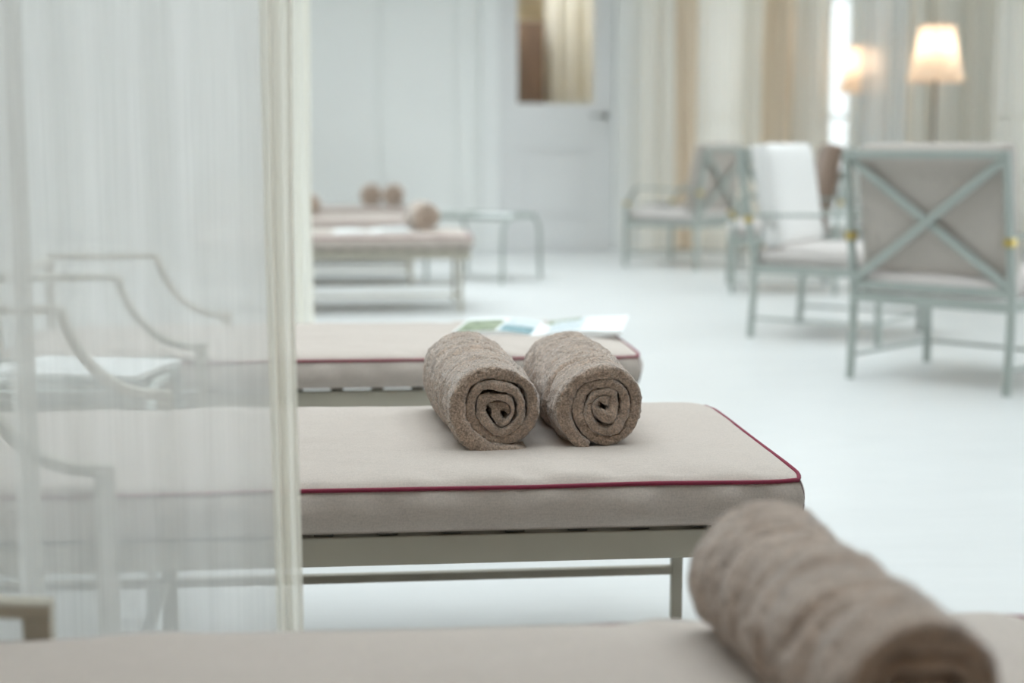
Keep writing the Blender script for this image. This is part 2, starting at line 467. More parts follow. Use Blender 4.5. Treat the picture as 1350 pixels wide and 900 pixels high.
def cushion_mesh(L, Wd, z0, z1, crown, seed, nx=180, ny=84, ns=12):
    xs = np.linspace(-L, 0, nx); ys = np.linspace(0, Wd, ny)
    # finer spacing near edges
    X, Y = np.meshgrid(xs, ys, indexing='ij')
    u = (X + L / 2) / (L / 2); v = (Y - Wd / 2) / (Wd / 2)
    prof = (1 - np.abs(u) ** 14) ** .5 * (1 - np.abs(v) ** 7) ** .5
    Z = z1 + crown * prof
    pts = np.stack([X, Y, Z], -1).reshape(-1, 3)
    n1 = vnoise(pts * [1, 1.4, 0], 5, seed) * .0022 + vnoise(pts * [1, 2, 0], 13, seed + 1) * .0011
    # short creases that run back from the front and rear seams
    e = np.minimum(pts[:, 1], Wd - pts[:, 1]); fall = np.exp(-e / .035) * np.clip(e / .012, 0, 1)
    cr = vnoise(np.stack([pts[:, 0] * 24 + pts[:, 1] * 10, pts[:, 1] * 4, pts[:, 1] * 0], -1), 1, seed + 5)
    sel = np.clip(vnoise(np.stack([pts[:, 0] * 3.1, pts[:, 1] * 0, pts[:, 1] * 0], -1), 1, seed + 6) + .35, 0, 1)
    n1 = n1 + fall * (cr * .0085 * sel)
    edge = np.clip(np.minimum(np.minimum(pts[:, 0] + L, -pts[:, 0]), e) / .02, 0, 1)
    pts[:, 2] += n1 * edge
    # round the corners in plan
    rc = .03
    for cx, sx in ((0, 1), (-L, -1)):
        for cy, sy in ((0, -1), (Wd, 1)):
            dx = (pts[:, 0] - cx) * sx; dy = (pts[:, 1] - cy) * sy
            k_ = np.exp(-(dx * dx + dy * dy) / (rc * rc))
            pts[:, 0] -= sx * .008 * k_; pts[:, 1] -= sy * .008 * k_
    idx = np.arange(nx * ny).reshape(nx, ny)
    loop = list(idx[:, 0]) + list(idx[-1, 1:]) + list(idx[-2::-1, -1]) + list(idx[0, -2:0:-1])
    faces = np.stack([idx[:-1, :-1], idx[1:, :-1], idx[1:, 1:], idx[:-1, 1:]], -1).reshape(-1, 4).tolist()
    lp = pts[loop]; nl = len(loop)
    tg = np.roll(lp, -2, 0) - np.roll(lp, 2, 0); tg[:, 2] = 0; tg /= np.linalg.norm(tg, axis=1)[:, None] + 1e-9
    nr = np.stack([tg[:, 1], -tg[:, 0], np.zeros(nl)], -1)
    arc = np.cumsum(np.linalg.norm(lp - np.roll(lp, 1, 0), axis=1))
    verts = [pts]; prev = loop; base = len(pts)
    hgt = z1 - z0
    for j in range(1, ns + 1):
        tt = j / ns
        bulge = .011 * math.sin(math.pi * min(1, tt * 1.0)) ** .8 - .004 * tt ** 6
        ppos = np.stack([arc * 24, np.full(nl, tt * .9), np.zeros(nl)], -1)
        pk = vnoise(ppos, 1, seed + 9) * .0062 * math.sin(math.pi * tt) + vnoise(ppos * [2.7, 1, 1], 1, seed + 12) * .0022 * math.sin(math.pi * tt)
        q = lp.copy(); q[:, 2] = lp[:, 2] - hgt * tt
        if j == ns: q[:, 2] = z0
        q += nr * (bulge + pk)[:, None]
        verts.append(q)
        cur = list(range(base, base + nl)); base += nl
        for i in range(nl):
            i2 = (i + 1) % nl; faces.append([prev[i], cur[i], cur[i2], prev[i2]])
        prev = cur
    faces.append(prev)
    me = pyd('cushion', np.concatenate(verts), faces)
    for p in me.polygons: p.use_smooth = True
    return me, lp

AX = -.938    # local x of the front arm legs (right faces), measured from the foot end
def make_lounger():
    t = empty('lounger')
    cm, lp = cushion_mesh(LLEN, LW, CB, CZ, .020, 3)
    cu = link('cushion', cm, 'fabric', t)
    # piping round the top seam
    n = 260
    s = np.concatenate([[0], np.cumsum(np.linalg.norm(np.diff(lp, axis=0), axis=1))])
    q = np.linspace(0, s[-1], n, endpoint=False)
    pp = np.stack([np.interp(q, s, lp[:, i]) for i in range(3)], -1)
    ctr = np.array([-LLEN / 2, LW / 2, 0]); dd = pp - ctr; dd[:, 2] = 0
    pp = pp + np.sign(dd) * [.0016, .0016, 0] + np.array([0, 0, .0004])
    pp[:, 2] += vnoise(np.stack([q * 6, q * 0, q * 0], -1), 1, 4) * .0012
    link('piping', sweep_me('piping', pp, circ(.0031, 8), closed=True), 'piping', cu, True)
    for (cx, cy, sx, sy) in ((0, 0, 1, -1), (0, LW, 1, 1), (-LLEN, 0, -1, -1), (-LLEN, LW, -1, 1)):
        pts = []
        for j in range(8):
            tt = j / 7; bl = .011 * math.sin(math.pi * tt) ** .8
            pts.append((cx + sx * (-.0075 + bl * .52), cy + sy * (-.0075 + bl * .52), CZ - (CZ - CB) * tt))
        link('corner_seam', sweep_me('corner_seam', pts, circ(.0013, 6)), 'seam', cu, True)
    # frame
    rb, rtp = .274, .3152
    for y in (.012, LW - .034):
        box('side_rail', (-LLEN + .01, y, rb), (-.008, y + .022, rtp), 'metal', t, .002)
    for x in (-LLEN + .01, -.030):
        box('end_rail', (x, .0345, rb), (x + .022, LW - .0345, rtp), 'metal', t, .002)
    sm = box_me('slat', (-.0135, .016, rtp + .0002), (.0135, LW - .016, CB - .001), .001, 1)
    x = -.055
    while x > -LLEN + .03:
        o = link('slat', sm, 'slat', t); o.location.x = x; x -= .0872
    lg = .020
    yl = (.022, LW - .022)
    for y in yl:
        box('leg', (-.068, y - lg / 2, 0), (-.068 + lg, y + lg / 2, rb + .001), 'metal', t, .0022)
        box('leg', (-LLEN + .012, y - lg / 2, 0), (-LLEN + .012 + lg, y + lg / 2, .572), 'metal', t, .0022)
        # arm: short front post, concave curve, flat top back to the head post
        yy = y - .0235 if y < .3 else y + .0235
        box('leg', (AX - .026, yy - .011, 0), (AX, yy + .011, .412), 'metal', t, .0022)
        pts = [(AX, yy, .418), (AX - .03, yy, .4195)]
        for j in range(1, 15):
            a = math.pi / 2 * j / 14 * .80
            pts.append((AX - .03 - .152 * math.sin(a) / math.sin(math.pi / 2 * .8), yy, .4195 + .145 * (1 - math.cos(a)) / (1 - math.cos(math.pi / 2 * .8))))
        pts += [(AX - .19, yy, .567), (AX - .20, yy, .568), (-LLEN + .012, yy, .568)]
        link('arm', sweep_me('arm', pts, rrect(.022, .017, .003), fixed=(0, 1, 0)), 'metal', t)
        bar('stretcher', (-.06, y, .092), (-LLEN + .03, y, .092), .016, .016, 'metal', t, .003)
    bar('cross_stretcher', (-.058, yl[0], .262), (-.058, yl[1], .262), .015, .015, 'metal', t, .003)
    for x in (AX - .013, -LLEN + .022):
        ya, yb = (yl[0], yl[1]) if x != AX - .013 else (yl[0] - .0235, yl[1] + .0235)
        bar('cross_stretcher', (x, ya, .092), (x, yb, .092), .015, .015, 'metal', t, .003)
    bar('head_rail', (-LLEN + .022, yl[0], .56), (-LLEN + .022, yl[1], .56), .018, .02, 'metal', t, .003)
    return t

lprop = make_lounger()
LOUNGERS = [  # x of the foot end, y of the near edge, label
    (.645, .79, 'beige cushioned lounger nearest the viewer, cut off by the bottom of the picture'),
    (.604, 2.011, 'beige lounger with crimson piping carrying the two sharp rolled towels'),
    (.600, 3.250, 'beige lounger with crimson piping carrying the open magazine, right behind the sharp towels'),
    (.535, 7.600, 'blurred beige lounger beyond the curtain with one towel roll and a white magazine'),
    (.33, 9.200, 'blurred beige lounger second from the back wall, mostly hidden by the one before it'),
    (.30, 10.75, 'blurred beige lounger closest to the back wall carrying two dark towel rolls'),
]
lo_objs = []
for i, (x, y, lb) in enumerate(LOUNGERS):
    o = lprop if i == 0 else copy_tree(lprop)
    o.location = (x, y, 0); tag(o, lb, 'lounger', 'row of matching loungers'); lo_objs.append(o)

# ------------------------------------------------------------------ rolled towels
def towel_mesh(name, seed, R=.0755, th=.0255, L=.33, turns=2.55, ds=.0026, dv=.0034, tail=.045, tuck=0.0):
    # centre line of the rolled sheet, tail first
    pts = []; th0 = -math.pi / 2 + .25
    r0 = R - th / 2
    dth = ds / R
    a = 0
    # tail lying flat to the right, tangent at the bottom
    cl = []
    xt = tail
    while xt > 0: cl.append((xt + .012, -r0 + .004 * (xt / tail) * 0)); xt -= ds
    amax = turns * 2 * math.pi; tks = [1.0] * len(cl); rr = r0; a = tuck
    while rr > .0012 and a < 5.2 * math.pi * 2:
        tk = max(.62, 1 - .045 * a)
        ang = -math.pi / 2 + .16 - a           # clockwise: bottom -> left -> top -> right
        inn = min(1, a / amax)
        wob = 1 + (.05 * math.sin(2 * ang + seed) + .035 * math.sin(3 * ang + 2.1 * seed + a * .3)) * (.35 + 1.3 * inn)
        cl.append((rr * wob * math.cos(ang), rr * wob * math.sin(ang))); tks.append(tk if rr > .0125 else .95)
        da = ds / max(rr, .010); a += da
        if a > .3: rr -= th * tk * .985 * da / (2 * math.pi)
    C = np.array(cl); tks = np.array(tks)
    ker = np.ones(5) / 5
    for _ in range(3):
        P = np.pad(C, ((2, 2), (0, 0)), 'edge'); C = np.stack([np.convolve(P[:, i], ker, 'valid') for i in range(2)], -1)
    T = np.gradient(C, axis=0); T /= np.linalg.norm(T, axis=1)[:, None] + 1e-9
    N = np.stack([T[:, 1], -T[:, 0]], -1)      # for clockwise travel the outside is to the left of T
    out = (C * N).sum(1).mean()
    if (C[len(C) // 4] * N[len(C) // 4]).sum() < 0: N = -N
    ns = len(C); h = th / 2 * .97
    hs = np.full(ns, h); k_ = 8
    hs[:k_] *= np.sqrt(np.linspace(.08, 1, k_)); hs[-4:] *= np.sqrt(np.linspace(1, .05, 4))
    ntail = int(tail / ds)
    tl = np.clip(np.arange(ns) / max(ntail * 1.3, 1), 0, 1)
    hs = hs * tks * (.38 + .62 * tl)                # tail is a single thin layer
    # profile: (o in -1..1, v, normal dir o, normal dir v)
    prof = []
    nin = 12; nr = 13
    dep = .035
    rim = h * .75
    for j in range(nin): prof.append((-1, L - rim - dep * (1 - j / nin), -1, 0))
    for j in range(nr + 1):
        a_ = -math.pi / 2 + math.pi * j / nr; sn = math.copysign(abs(math.sin(a_)) ** .75, math.sin(a_)); prof.append((sn, L - rim + rim * abs(math.cos(a_)) ** .6, math.sin(a_), math.cos(a_)))
    nv = int((L - 2 * rim) / dv)
    for j in range(1, nv): prof.append((1, L - rim - (L - 2 * rim) * j / nv, 1, 0))
    for j in range(nr + 1):
        a_ = math.pi / 2 - math.pi * j / nr; sn = math.copysign(abs(math.sin(a_)) ** .75, math.sin(a_)); prof.append((sn, rim - rim * abs(math.cos(a_)) ** .6, math.sin(a_), -math.cos(a_)))
    for j in range(1, nin + 1): prof.append((-1, rim + dep * j / nin, -1, 0))
    PR = np.array(prof); npf = len(PR)
    sidx = np.arange(ns)
    lay = vnoise(np.stack([sidx * ds * 9, sidx * 0., sidx * 0.], -1), 1, seed + 2) * .0045
    O = PR[None, :, 0] * hs[:, None]
    Xc = C[:, None, 0] + N[:, None, 0] * O; Zc = C[:, None, 1] + N[:, None, 1] * O
    V = np.broadcast_to(PR[None, :, 1], Xc.shape).copy()
    fr = np.clip(1 - V / .06, 0, 1); V = V - lay[:, None] * fr + lay[:, None] * np.clip((V - L + .05) / .05, 0, 1)
    P = np.stack([Xc, V, Zc], -1)
    ND = np.stack([N[:, None, 0] * PR[None, :, 2], np.broadcast_to(PR[None, :, 3], Xc.shape), N[:, None, 1] * PR[None, :, 2]], -1)
    pf = P.reshape(-1, 3); nf = ND.reshape(-1, 3)
    # barrel shape along the axis with gathered creases and a woven border near the far end
    vv = pf[:, 1]
    # low frequency slump + creases that wind round the roll
    angp = np.arctan2(pf[:, 2], pf[:, 0])
    d = vnoise(pf * [1, 1.3, 1], 17, seed) * .0034 + vnoise(pf * [.6, 3.2, .6], 24, seed + 3) * .0036
    d += vnoise(pf, 75, seed + 4) * .0016 + vnoise(pf, 190, seed + 5) * .0010
    rs = np.random.RandomState(seed); d += rs.normal(0, .0006, len(pf))
    outer = (PR[None, :, 0] > .9) & (np.abs(PR[None, :, 2]) > .9) & (np.arange(ns)[:, None] >= 0)
    outer = np.broadcast_to(outer, Xc.shape).reshape(-1)
    ph = vv + .006 * np.sin(angp * 1.0 + seed) + .003 * vnoise(pf, 12, seed + 8)
    bands = np.zeros(len(pf))
    for b0 in (.255, .266, .275): bands -= .0042 * np.exp(-((ph - b0 * L / .33) / .0021) ** 2)
    for b0, w_, dp in ((.060, .007, .006), (.105, .009, .009), (.150, .012, .008), (.205, .009, .008)):
        bands -= dp * np.exp(-((ph + .012 * np.sin(angp + b0 * 60) - b0) / w_) ** 2) * (.5 + .5 * np.sin(angp * 1.5 + b0 * 40))
    d += bands * outer
    pf = pf + nf * d[:, None]
    sc_ = (.955 + .09 * np.clip(vv / L, 0, 1) ** 1.0 + .02 * np.sin(vv / L * 7 + seed))
    pf[:, 0] *= sc_ * 1.02; pf[:, 2] *= sc_ * .955
    # irregular core
    rr2 = np.hypot(pf[:, 0], pf[:, 2]); wc = np.clip(1 - rr2 / .062, 0, 1)
    wx = vnoise(np.stack([pf[:, 0] * 30, pf[:, 2] * 30, pf[:, 1] * 0], -1), 1, seed + 20)
    wz = vnoise(np.stack([pf[:, 0] * 30, pf[:, 2] * 30, pf[:, 1] * 0], -1), 1, seed + 21)
    pf[:, 0] += wx * .017 * wc; pf[:, 2] += wz * .017 * wc
    # rests on a soft surface: flattened underneath
    b_ = .064; low = pf[:, 2] < -b_
    pf[low, 2] = -b_ + (pf[low, 2] + b_) * .12
    pf[:, 2] -= pf[:, 2].min()
    return grid_mesh(name, pf.reshape(ns, npf, 3))

TZ = CZ + .0125
tws = []
def towel(me, loc, rz, label, group=None, sc=1.0):
    o = link('rolled_towel', me, 'terry'); o.location = loc; o.rotation_euler = (0, 0, rz); o.scale = (sc,) * 3
    tag(o, label, 'towel', group); return o
tA = towel_mesh('rolled_towel', 3, R=.0835, L=.36, th=.0262, tail=.034)
tB = towel_mesh('rolled_towel', 11, R=.0830, L=.36, th=.0265, tail=.0, turns=2.9, tuck=.5)
tC = towel_mesh('rolled_towel', 19, R=.0745, L=.345, th=.024, tail=.03)
tD = towel_mesh('rolled_towel', 23, ds=.006, dv=.009, L=.30, R=.075)
towel_a = towel(tA, (.192, 2.175, TZ), .055, 'sharp left rolled taupe towel of the pair on the middle lounger')
towel_b = towel(tB, (.348, 2.175, TZ), .03, 'sharp right rolled taupe towel of the pair on the middle lounger')
towel(tC, (.386, .985, TZ), .07, 'large blurred rolled taupe towel in the bottom right foreground')
towel(tD, (.325, 7.80, TZ), .08, 'blurred towel roll on the lounger beyond the curtain, beside the small arched table', None, 1.2)
towel(tD, (.06, 11.0, TZ), .02, 'left dark towel roll of the pair against the white back wall', 'towel pair by the back wall', 1.3)
towel(tD, (.215, 11.0, TZ), -.03, 'right dark towel roll of the pair against the white back wall', 'towel pair by the back wall', 1.3)
towel(tD, (-.33, 9.5, TZ), .05, 'dark towel roll peeking out beside the far curtain edge', None, 1.12)

def terry_pile(parent, n, seed):
    me = parent.data; nv = len(me.vertices)
    co_ = np.empty(nv * 3, np.float32); me.vertices.foreach_get('co', co_); co_ = co_.reshape(-1, 3)
    nf = len(me.polygons); lv = np.empty(nf * 4, np.int32); me.loops.foreach_get('vertex_index', lv); lv = lv.reshape(-1, 4)
    A, B, C_, D = (co_[lv[:, i]] for i in range(4))
    nrm = np.cross(C_ - A, D - B); ar = np.linalg.norm(nrm, axis=1) / 2; nrm /= (2 * ar)[:, None] + 1e-12
    rs = np.random.RandomState(seed); pick = rs.choice(nf, n, p=ar / ar.sum()); u, v = rs.rand(n, 1), rs.rand(n, 1)
    p = (A[pick] * (1 - u) + B[pick] * u) * (1 - v) + (D[pick] * (1 - u) + C_[pick] * u) * v
    # keep the outward side
    mid = co_.mean(0); d = nrm[pick] + rs.normal(0, .55, (n, 3)); d /= np.linalg.norm(d, axis=1)[:, None]
    sd = np.cross(d, rs.normal(0, 1, (n, 3))); sd /= np.linalg.norm(sd, axis=1)[:, None]
    ln = rs.uniform(.0020, .0044, (n, 1)); w_ = rs.uniform(.0005, .0009, (n, 1))
    V = np.stack([p - sd * w_, p + sd * w_, p + d * ln], 1).reshape(-1, 3)
    m2 = bpy.data.meshes.new('terry_pile'); m2.vertices.add(3 * n); m2.vertices.foreach_set('co', V.reshape(-1).astype(np.float32))
    m2.loops.add(3 * n); m2.loops.foreach_set('vertex_index', np.arange(3 * n, dtype=np.int32))
    m2.polygons.add(n); m2.polygons.foreach_set('loop_start', np.arange(0, 3 * n, 3, dtype=np.int32))
    m2.update(calc_edges=True)
    o = link('terry_pile', m2, 'terry', parent); o['kind'] = 'stuff'; return o
PILE_SIGN = 1
terry_pile(towel_a, 150000, 1); terry_pile(towel_b, 150000, 2)

# ------------------------------------------------------------------ magazines
def page_block(name, w, d, t0, rise, parent, mat, sgn, curl=0.0, n=18):
    v = []; f = []
    for i in range(n + 1):
        u = i / n; x = sgn * w * u
        z = t0 * (1 - .25 * u) + rise * math.sin(math.pi * min(1, u * 1.0)) ** 1.2 + curl * u ** 3
        for y, zz in ((-d / 2, .0006 + curl * u ** 3 * .9), (-d / 2, z), (d / 2, z + curl * .5 * u * u), (d / 2, .0006 + curl * u ** 3 * 1.35)):
            v.append((x, y, zz))
    for i in range(n):
        a = i * 4; b = a + 4
        for q in range(4): f.append((a + q, a + (q + 1) % 4, b + (q + 1) % 4, b + q))
    f.append((0, 1, 2, 3)); f.append((n * 4 + 3, n * 4 + 2, n * 4 + 1, n * 4))
    me = pyd(name, v, f); bm = bmesh.new(); bm.from_mesh(me); bmesh.ops.recalc_face_normals(bm, faces=bm.faces[:]); bm.to_mesh(me); bm.free()
    return link(name, me, mat, parent)
def print_patch(parent, mat, w, d, t0, rise, sgn, u0, u1, y0, y1, curl=0.0, n=8):
    v = []; f = []
    for i in range(n + 1):
        u = u0 + (u1 - u0) * i / n; x = sgn * w * u
        z = t0 * (1 - .25 * u) + rise * math.sin(math.pi * u) ** 1.2 + curl * u ** 3 + .0007
        for q in (y0, y1): v.append((x, d * q, z + curl * .5 * u * u * (q + .5)))
    for i in range(n): f.append((2 * i, 2 * i + 1, 2 * i + 3, 2 * i + 2))
    return link('photo_print', pyd('photo_print', v, f), mat, parent)
def open_magazine(loc, rz, label, w=.20, d=.27, curl=(0, 0)):
    t = tag(empty('magazine', loc, rz), label, 'magazine')
    for sgn, t0, c_ in ((-1, .006, curl[0]), (1, .008, curl[1])):
        page_block('pages', w, d, t0, .010, t, 'paper', sgn, c_)
    return t
mg = open_magazine((.425, 3.62, TZ + .001), -.22, 'open magazine with green and teal pictures on the lounger behind the sharp towels', .20, .27, (.006, .014))
print_patch(mg, 'print_green', .20, .27, .006, .010, -1, .50, .97, -.48, .30, .006)
print_patch(mg, 'print_teal', .20, .27, .006, .010, -1, .08, .46, -.49, -.05, .006)
print_patch(mg, 'print_text', .20, .27, .008, .010, 1, .10, .50, -.40, .42, .014)
print_patch(mg, 'print_green', .20, .27, .008, .010, 1, .02, .42, .16, .49, .014)
print_patch(mg, 'print_text', .20, .27, .006, .010, -1, .08, .46, 0, .45, .006)
mg2 = open_magazine((.02, 7.82, TZ), .10, 'white open magazine lying on the blurred lounger beyond the curtain', .20, .26, (0, .012))
print_patch(mg2, 'darkprint', .20, .26, .008, .010, 1, .3, .95, -.45, -.1, .012)

def closed_magazine(loc, rz, label, mat='paper', tilt=(0, 0), w=.22, d=.29, th=.009, group=None):
    t = tag(empty('magazine', loc, rz), label, 'magazine', group); t.rotation_euler = (tilt[0], tilt[1], rz)
    box('pages', (-w / 2, -d / 2, .0008), (w / 2, d / 2, th - .0008), 'paper_edge', t)
    box('cover', (-w / 2 - .001, -d / 2 - .001, th - .0008), (w / 2 + .001, d / 2 + .001, th), mat, t)
    box('cover', (-w / 2 - .001, -d / 2 - .001, 0), (w / 2 + .001, d / 2 + .001, .0008), mat, t)
    box('spine', (-w / 2 - .002, -d / 2 - .001, 0), (-w / 2 - .001, d / 2 + .001, th), mat, t)
    return t

# ------------------------------------------------------------------ small arched side tables
def make_table():
    t = empty('side_table')
    w, d, hz = .52, .44, .40
    box('tabletop', (-w / 2, -d / 2, hz - .014), (w / 2, d / 2, hz), 'metal_chair', t, .004)
    for s in (-1, 1):
        box('tray_lip', (-w / 2, s * (d / 2 - .006) - .005, hz + .0002), (w / 2, s * (d / 2 - .006) + .005, hz + .012), 'metal_chair', t, .002)
    for s in (-1, 1):
        x = s * (w / 2 + .012); pts = [(x, -d / 2 - .03, 0)]
        r_ = .13; zc = hz + .005 - r_
        pts.append((x, -d / 2 - .018, zc))
        for j in range(1, 10):
            a = math.pi / 2 * j / 9; pts.append((x, -d / 2 - .018 + r_ - r_ * math.cos(a), zc + r_ * math.sin(a)))
        for j in range(8, -1, -1):
            a = math.pi / 2 * j / 9; pts.append((x, d / 2 + .018 - r_ + r_ * math.cos(a), zc + r_ * math.sin(a)))
        pts.append((x, d / 2 + .03, 0))
        link('arched_leg', sweep_me('arched_leg', pts, rrect(.02, .018, .004), fixed=(1, 0, 0)), 'metal_chair', t)
    return t
tb = make_table()
uv = Vector((.274, .40)).normalized()
ang = math.atan2(uv.y, uv.x) - math.pi / 2
tb.location = (.97 - .275 * math.cos(ang), 9.39 - .275 * math.sin(ang), 0); tb.rotation_euler.z = ang
tag(tb, 'small metal table with arched legs in front of the white door', 'side table', 'arched side tables')
tb2 = copy_tree(tb); tb2.location = (-.66, 2.935, 0); tb2.rotation_euler.z = 0
tag(tb2, 'small metal table seen through the sheer curtain between two loungers', 'side table', 'arched side tables')
closed_magazine((.80, 9.45, .4005), ang + .3, 'pale magazine on the small arched table before the door', 'paper')
closed_magazine((-.55, 2.93, .4005), 1.45, 'bottom white magazine of the stack behind the sheer curtain', 'paper', group='magazine stack')
closed_magazine((-.56, 2.94, .4100), 1.62, 'middle white magazine of the stack behind the sheer curtain', 'paper', group='magazine stack')
closed_magazine((-.53, 2.92, .4195), 1.30, 'top white magazine of the stack behind the sheer curtain', 'paper', group='magazine stack')

# ------------------------------------------------------------------ armchairs
def pillow_mesh(name, w, d, th, bul, n=22, seed=0):
    """box cushion centred, w along x, d along y, thickness th along z (0..th)"""
    us = np.linspace(-1, 1, n)
    U, V_ = np.meshgrid(us, us, indexing='ij')
    cr = (1 - np.abs(U) ** 6) ** .6 * (1 - np.abs(V_) ** 6) ** .6
    kx = 1 - .02 * np.abs(V_) ** 8; ky = 1 - .02 * np.abs(U) ** 8
    top = np.stack([U * w / 2 * kx, V_ * d / 2 * ky, th * .8 + (th * .2 + bul) * cr], -1)
    bot = np.stack([U * w / 2 * kx, V_ * d / 2 * ky, th * .2 - (th * .2) * cr], -1)
    idx = np.arange(n * n).reshape(n, n); f = []
    q = np.stack([idx[:-1, :-1], idx[1:, :-1], idx[1:, 1:], idx[:-1, 1:]], -1).reshape(-1, 4)
    f += q.tolist(); f += (q[:, ::-1] + n * n).tolist()
    lp = list(idx[:, 0]) + list(idx[-1, 1:]) + list(idx[-2::-1, -1]) + list(idx[0, -2:0:-1])
    for i in range(len(lp)):
        a, b = lp[i], lp[(i + 1) % len(lp)]; f.append([a, a + n * n, b + n * n, b])
    me = pyd(name, np.concatenate([top.reshape(-1, 3), bot.reshape(-1, 3)]), f)
    for p in me.polygons: p.use_smooth = True
    return me

CHW, CHD = .30, .28
def make_chair():
    t = empty('armchair')
    s_ = .026
    def post(z):                           # raked back post
        return -CHD + .0 - (.0 if z < .34 else (z - .34) * .17)
    for sx in (-1, 1):
        x = sx * CHW
        pts = [(x, -CHD - .012, 0), (x, -CHD, .20), (x, -CHD, .33), (x, post(.45), .45), (x, post(.82), .82)]
        link('back_post', sweep_me('back_post', pts, rrect(s_, s_, .004), fixed=(1, 0, 0)), 'metal_chair', t)
        link('front_leg', sweep_me('front_leg', [(x, CHD + .006, 0), (x, CHD, .44)], rrect(s_, s_, .004), fixed=(1, 0, 0)), 'metal_chair', t)
        ap = [(x, CHD, .44), (x, CHD - .01, .455), (x, CHD - .07, .535), (x, CHD - .09, .545), (x, CHD - .11, .547), (x, post(.53) + .01, .535)]
        link('armrest', sweep_me('armrest', ap, rrect(.026, .014, .003), fixed=(1, 0, 0)), 'metal_chair', t)
        j = box('brass_collar', (x - .017, post(.52) - .017, .505), (x + .017, post(.52) + .017, .535), 'brass', t, .003)
        box('brass_collar', (x - .017, CHD - .017, .425), (x + .017, CHD + .017, .45), 'brass', t, .003)
        bar('seat_rail', (x, -CHD, .30), (x, CHD, .30), .022, .035, 'metal_chair', t, .003)
        bar('stretcher', (x, -CHD, .085), (x, CHD, .085), .012, .012, 'metal_chair', t, .002)
    bar('seat_rail', (-CHW, CHD, .30), (CHW, CHD, .30), .022, .035, 'metal_chair', t, .003)
    bar('seat_rail', (-CHW, -CHD, .298), (CHW, -CHD, .298), .022, .035, 'metal_chair', t, .003)
    bar('stretcher', (-CHW, CHD, .085), (CHW, CHD, .085), .012, .012, 'metal_chair', t, .002)
    bar('top_rail', (-CHW, post(.81), .81), (CHW, post(.81), .81), .026, .026, 'metal_chair', t, .003)
    bar('lower_back_rail', (-CHW, post(.345), .345), (CHW, post(.345), .345), .022, .03, 'metal_chair', t, .003)
    y0, y1 = post(.36), post(.80)
    bar('cross_brace', (-CHW, y0 - .004, .355), (CHW, y1 - .004, .80), .030, .014, 'metal_chair', t, .003, side=(0, 1, 0))
    bar('cross_brace', (CHW, y0 + .006, .355), (-CHW, y1 + .006, .80), .030, .014, 'metal_chair', t, .003, side=(0, 1, 0))
    sc_ = link('seat_cushion', pillow_mesh('seat_cushion', 2 * CHW - .05, 2 * CHD + .02, .085, .012), 'fabric_seat_lit', t)
    sc_.location = (0, .008, .310)
    bc = link('back_cushion', pillow_mesh('back_cushion', 2 * CHW - .035, .455, .10, .015), 'fabric_chair', t)
    # stand the cushion up along the raked posts (outer face just in front of the X brace)
    rk = math.atan(.17)
    mt = Matrix.Translation((0, post(.6) + .026, .612)) @ Matrix.Rotation(rk, 4, 'X') @ Matrix.Rotation(-math.pi / 2, 4, 'X')
    bc.matrix_local = mt
    return t
ch = make_chair()
def place_chair(o, c, d, label):
    o.location = (c[0], c[1], 0); o.rotation_euler.z = math.atan2(d[1], d[0]) - math.pi / 2
    return tag(o, label, 'armchair', 'sage metal lounge armchairs')
chairs = [ch] + [copy_tree(ch) for _ in range(3)]
place_chair(chairs[0], (2.17, 5.293), (.75, .66), 'sage armchair at the right edge seen from behind with crossed back brace')
place_chair(chairs[1], (2.104, 6.592), (.80, -.60), 'sage armchair with seat back whitened as brightly lit, between two other armchairs')
place_chair(chairs[2], (2.223, 10.49), (-.73, .69), 'farthest left sage armchair standing by the curtains next to the door')
place_chair(chairs[3], (2.42, 8.7), (-.975, .2), 'armchair seen sideways with seat back darkened as shaded, behind the one with the lit back')
for c_ in kids(chairs[1]):
    if c_.name.startswith('back_cushion'): c_.data = c_.data.copy(); c_.data.materials[0] = M['fabric_lit']
for c_ in kids(chairs[3]):
    if c_.name.startswith('back_cushion'): c_.data = c_.data.copy(); c_.data.materials[0] = M['fabric_shaded']
closed_magazine((2.13, 10.62, .412), .5, 'grey magazine lying on the seat of the farthest left armchair', 'darkprint')

# ------------------------------------------------------------------ curtains
def curtain(name, x0, x1, y, z0, z1, amp, wl, mat, seed, label, cat='curtain', taper=0.0, nx=None, parent=None, edge_gather=None, group=None):
    nx = nx or int((x1 - x0) / wl * 14) + 2
    nz_ = 26
    u = np.linspace(0, 1, nx); z = np.linspace(z0, z1, nz_)
    U, Z = np.meshgrid(u, z, indexing='ij')
    X = x0 + (x1 - x0) * U
    ph = X / wl * 2 * math.pi
    irr = vnoise(np.stack([(X * 3.3 / max(wl, .05) * .1).ravel(), (Z * .25).ravel(), (Z * 0).ravel()], -1), 1, seed).reshape(X.shape)
    Yv = y + amp * np.sin(ph + 2.2 * irr + .15 * np.sin(Z * 1.5)) * (.75 + .25 * irr) + amp * .35 * np.sin(2.3 * ph + seed + Z * .3)
    X = X + taper * (Z - z0) * U
    P = np.stack([X, Yv, Z], -1)
    o = link(name, grid_mesh(name, P), mat, parent)
    if label: tag(o, label, cat, group)
    return o

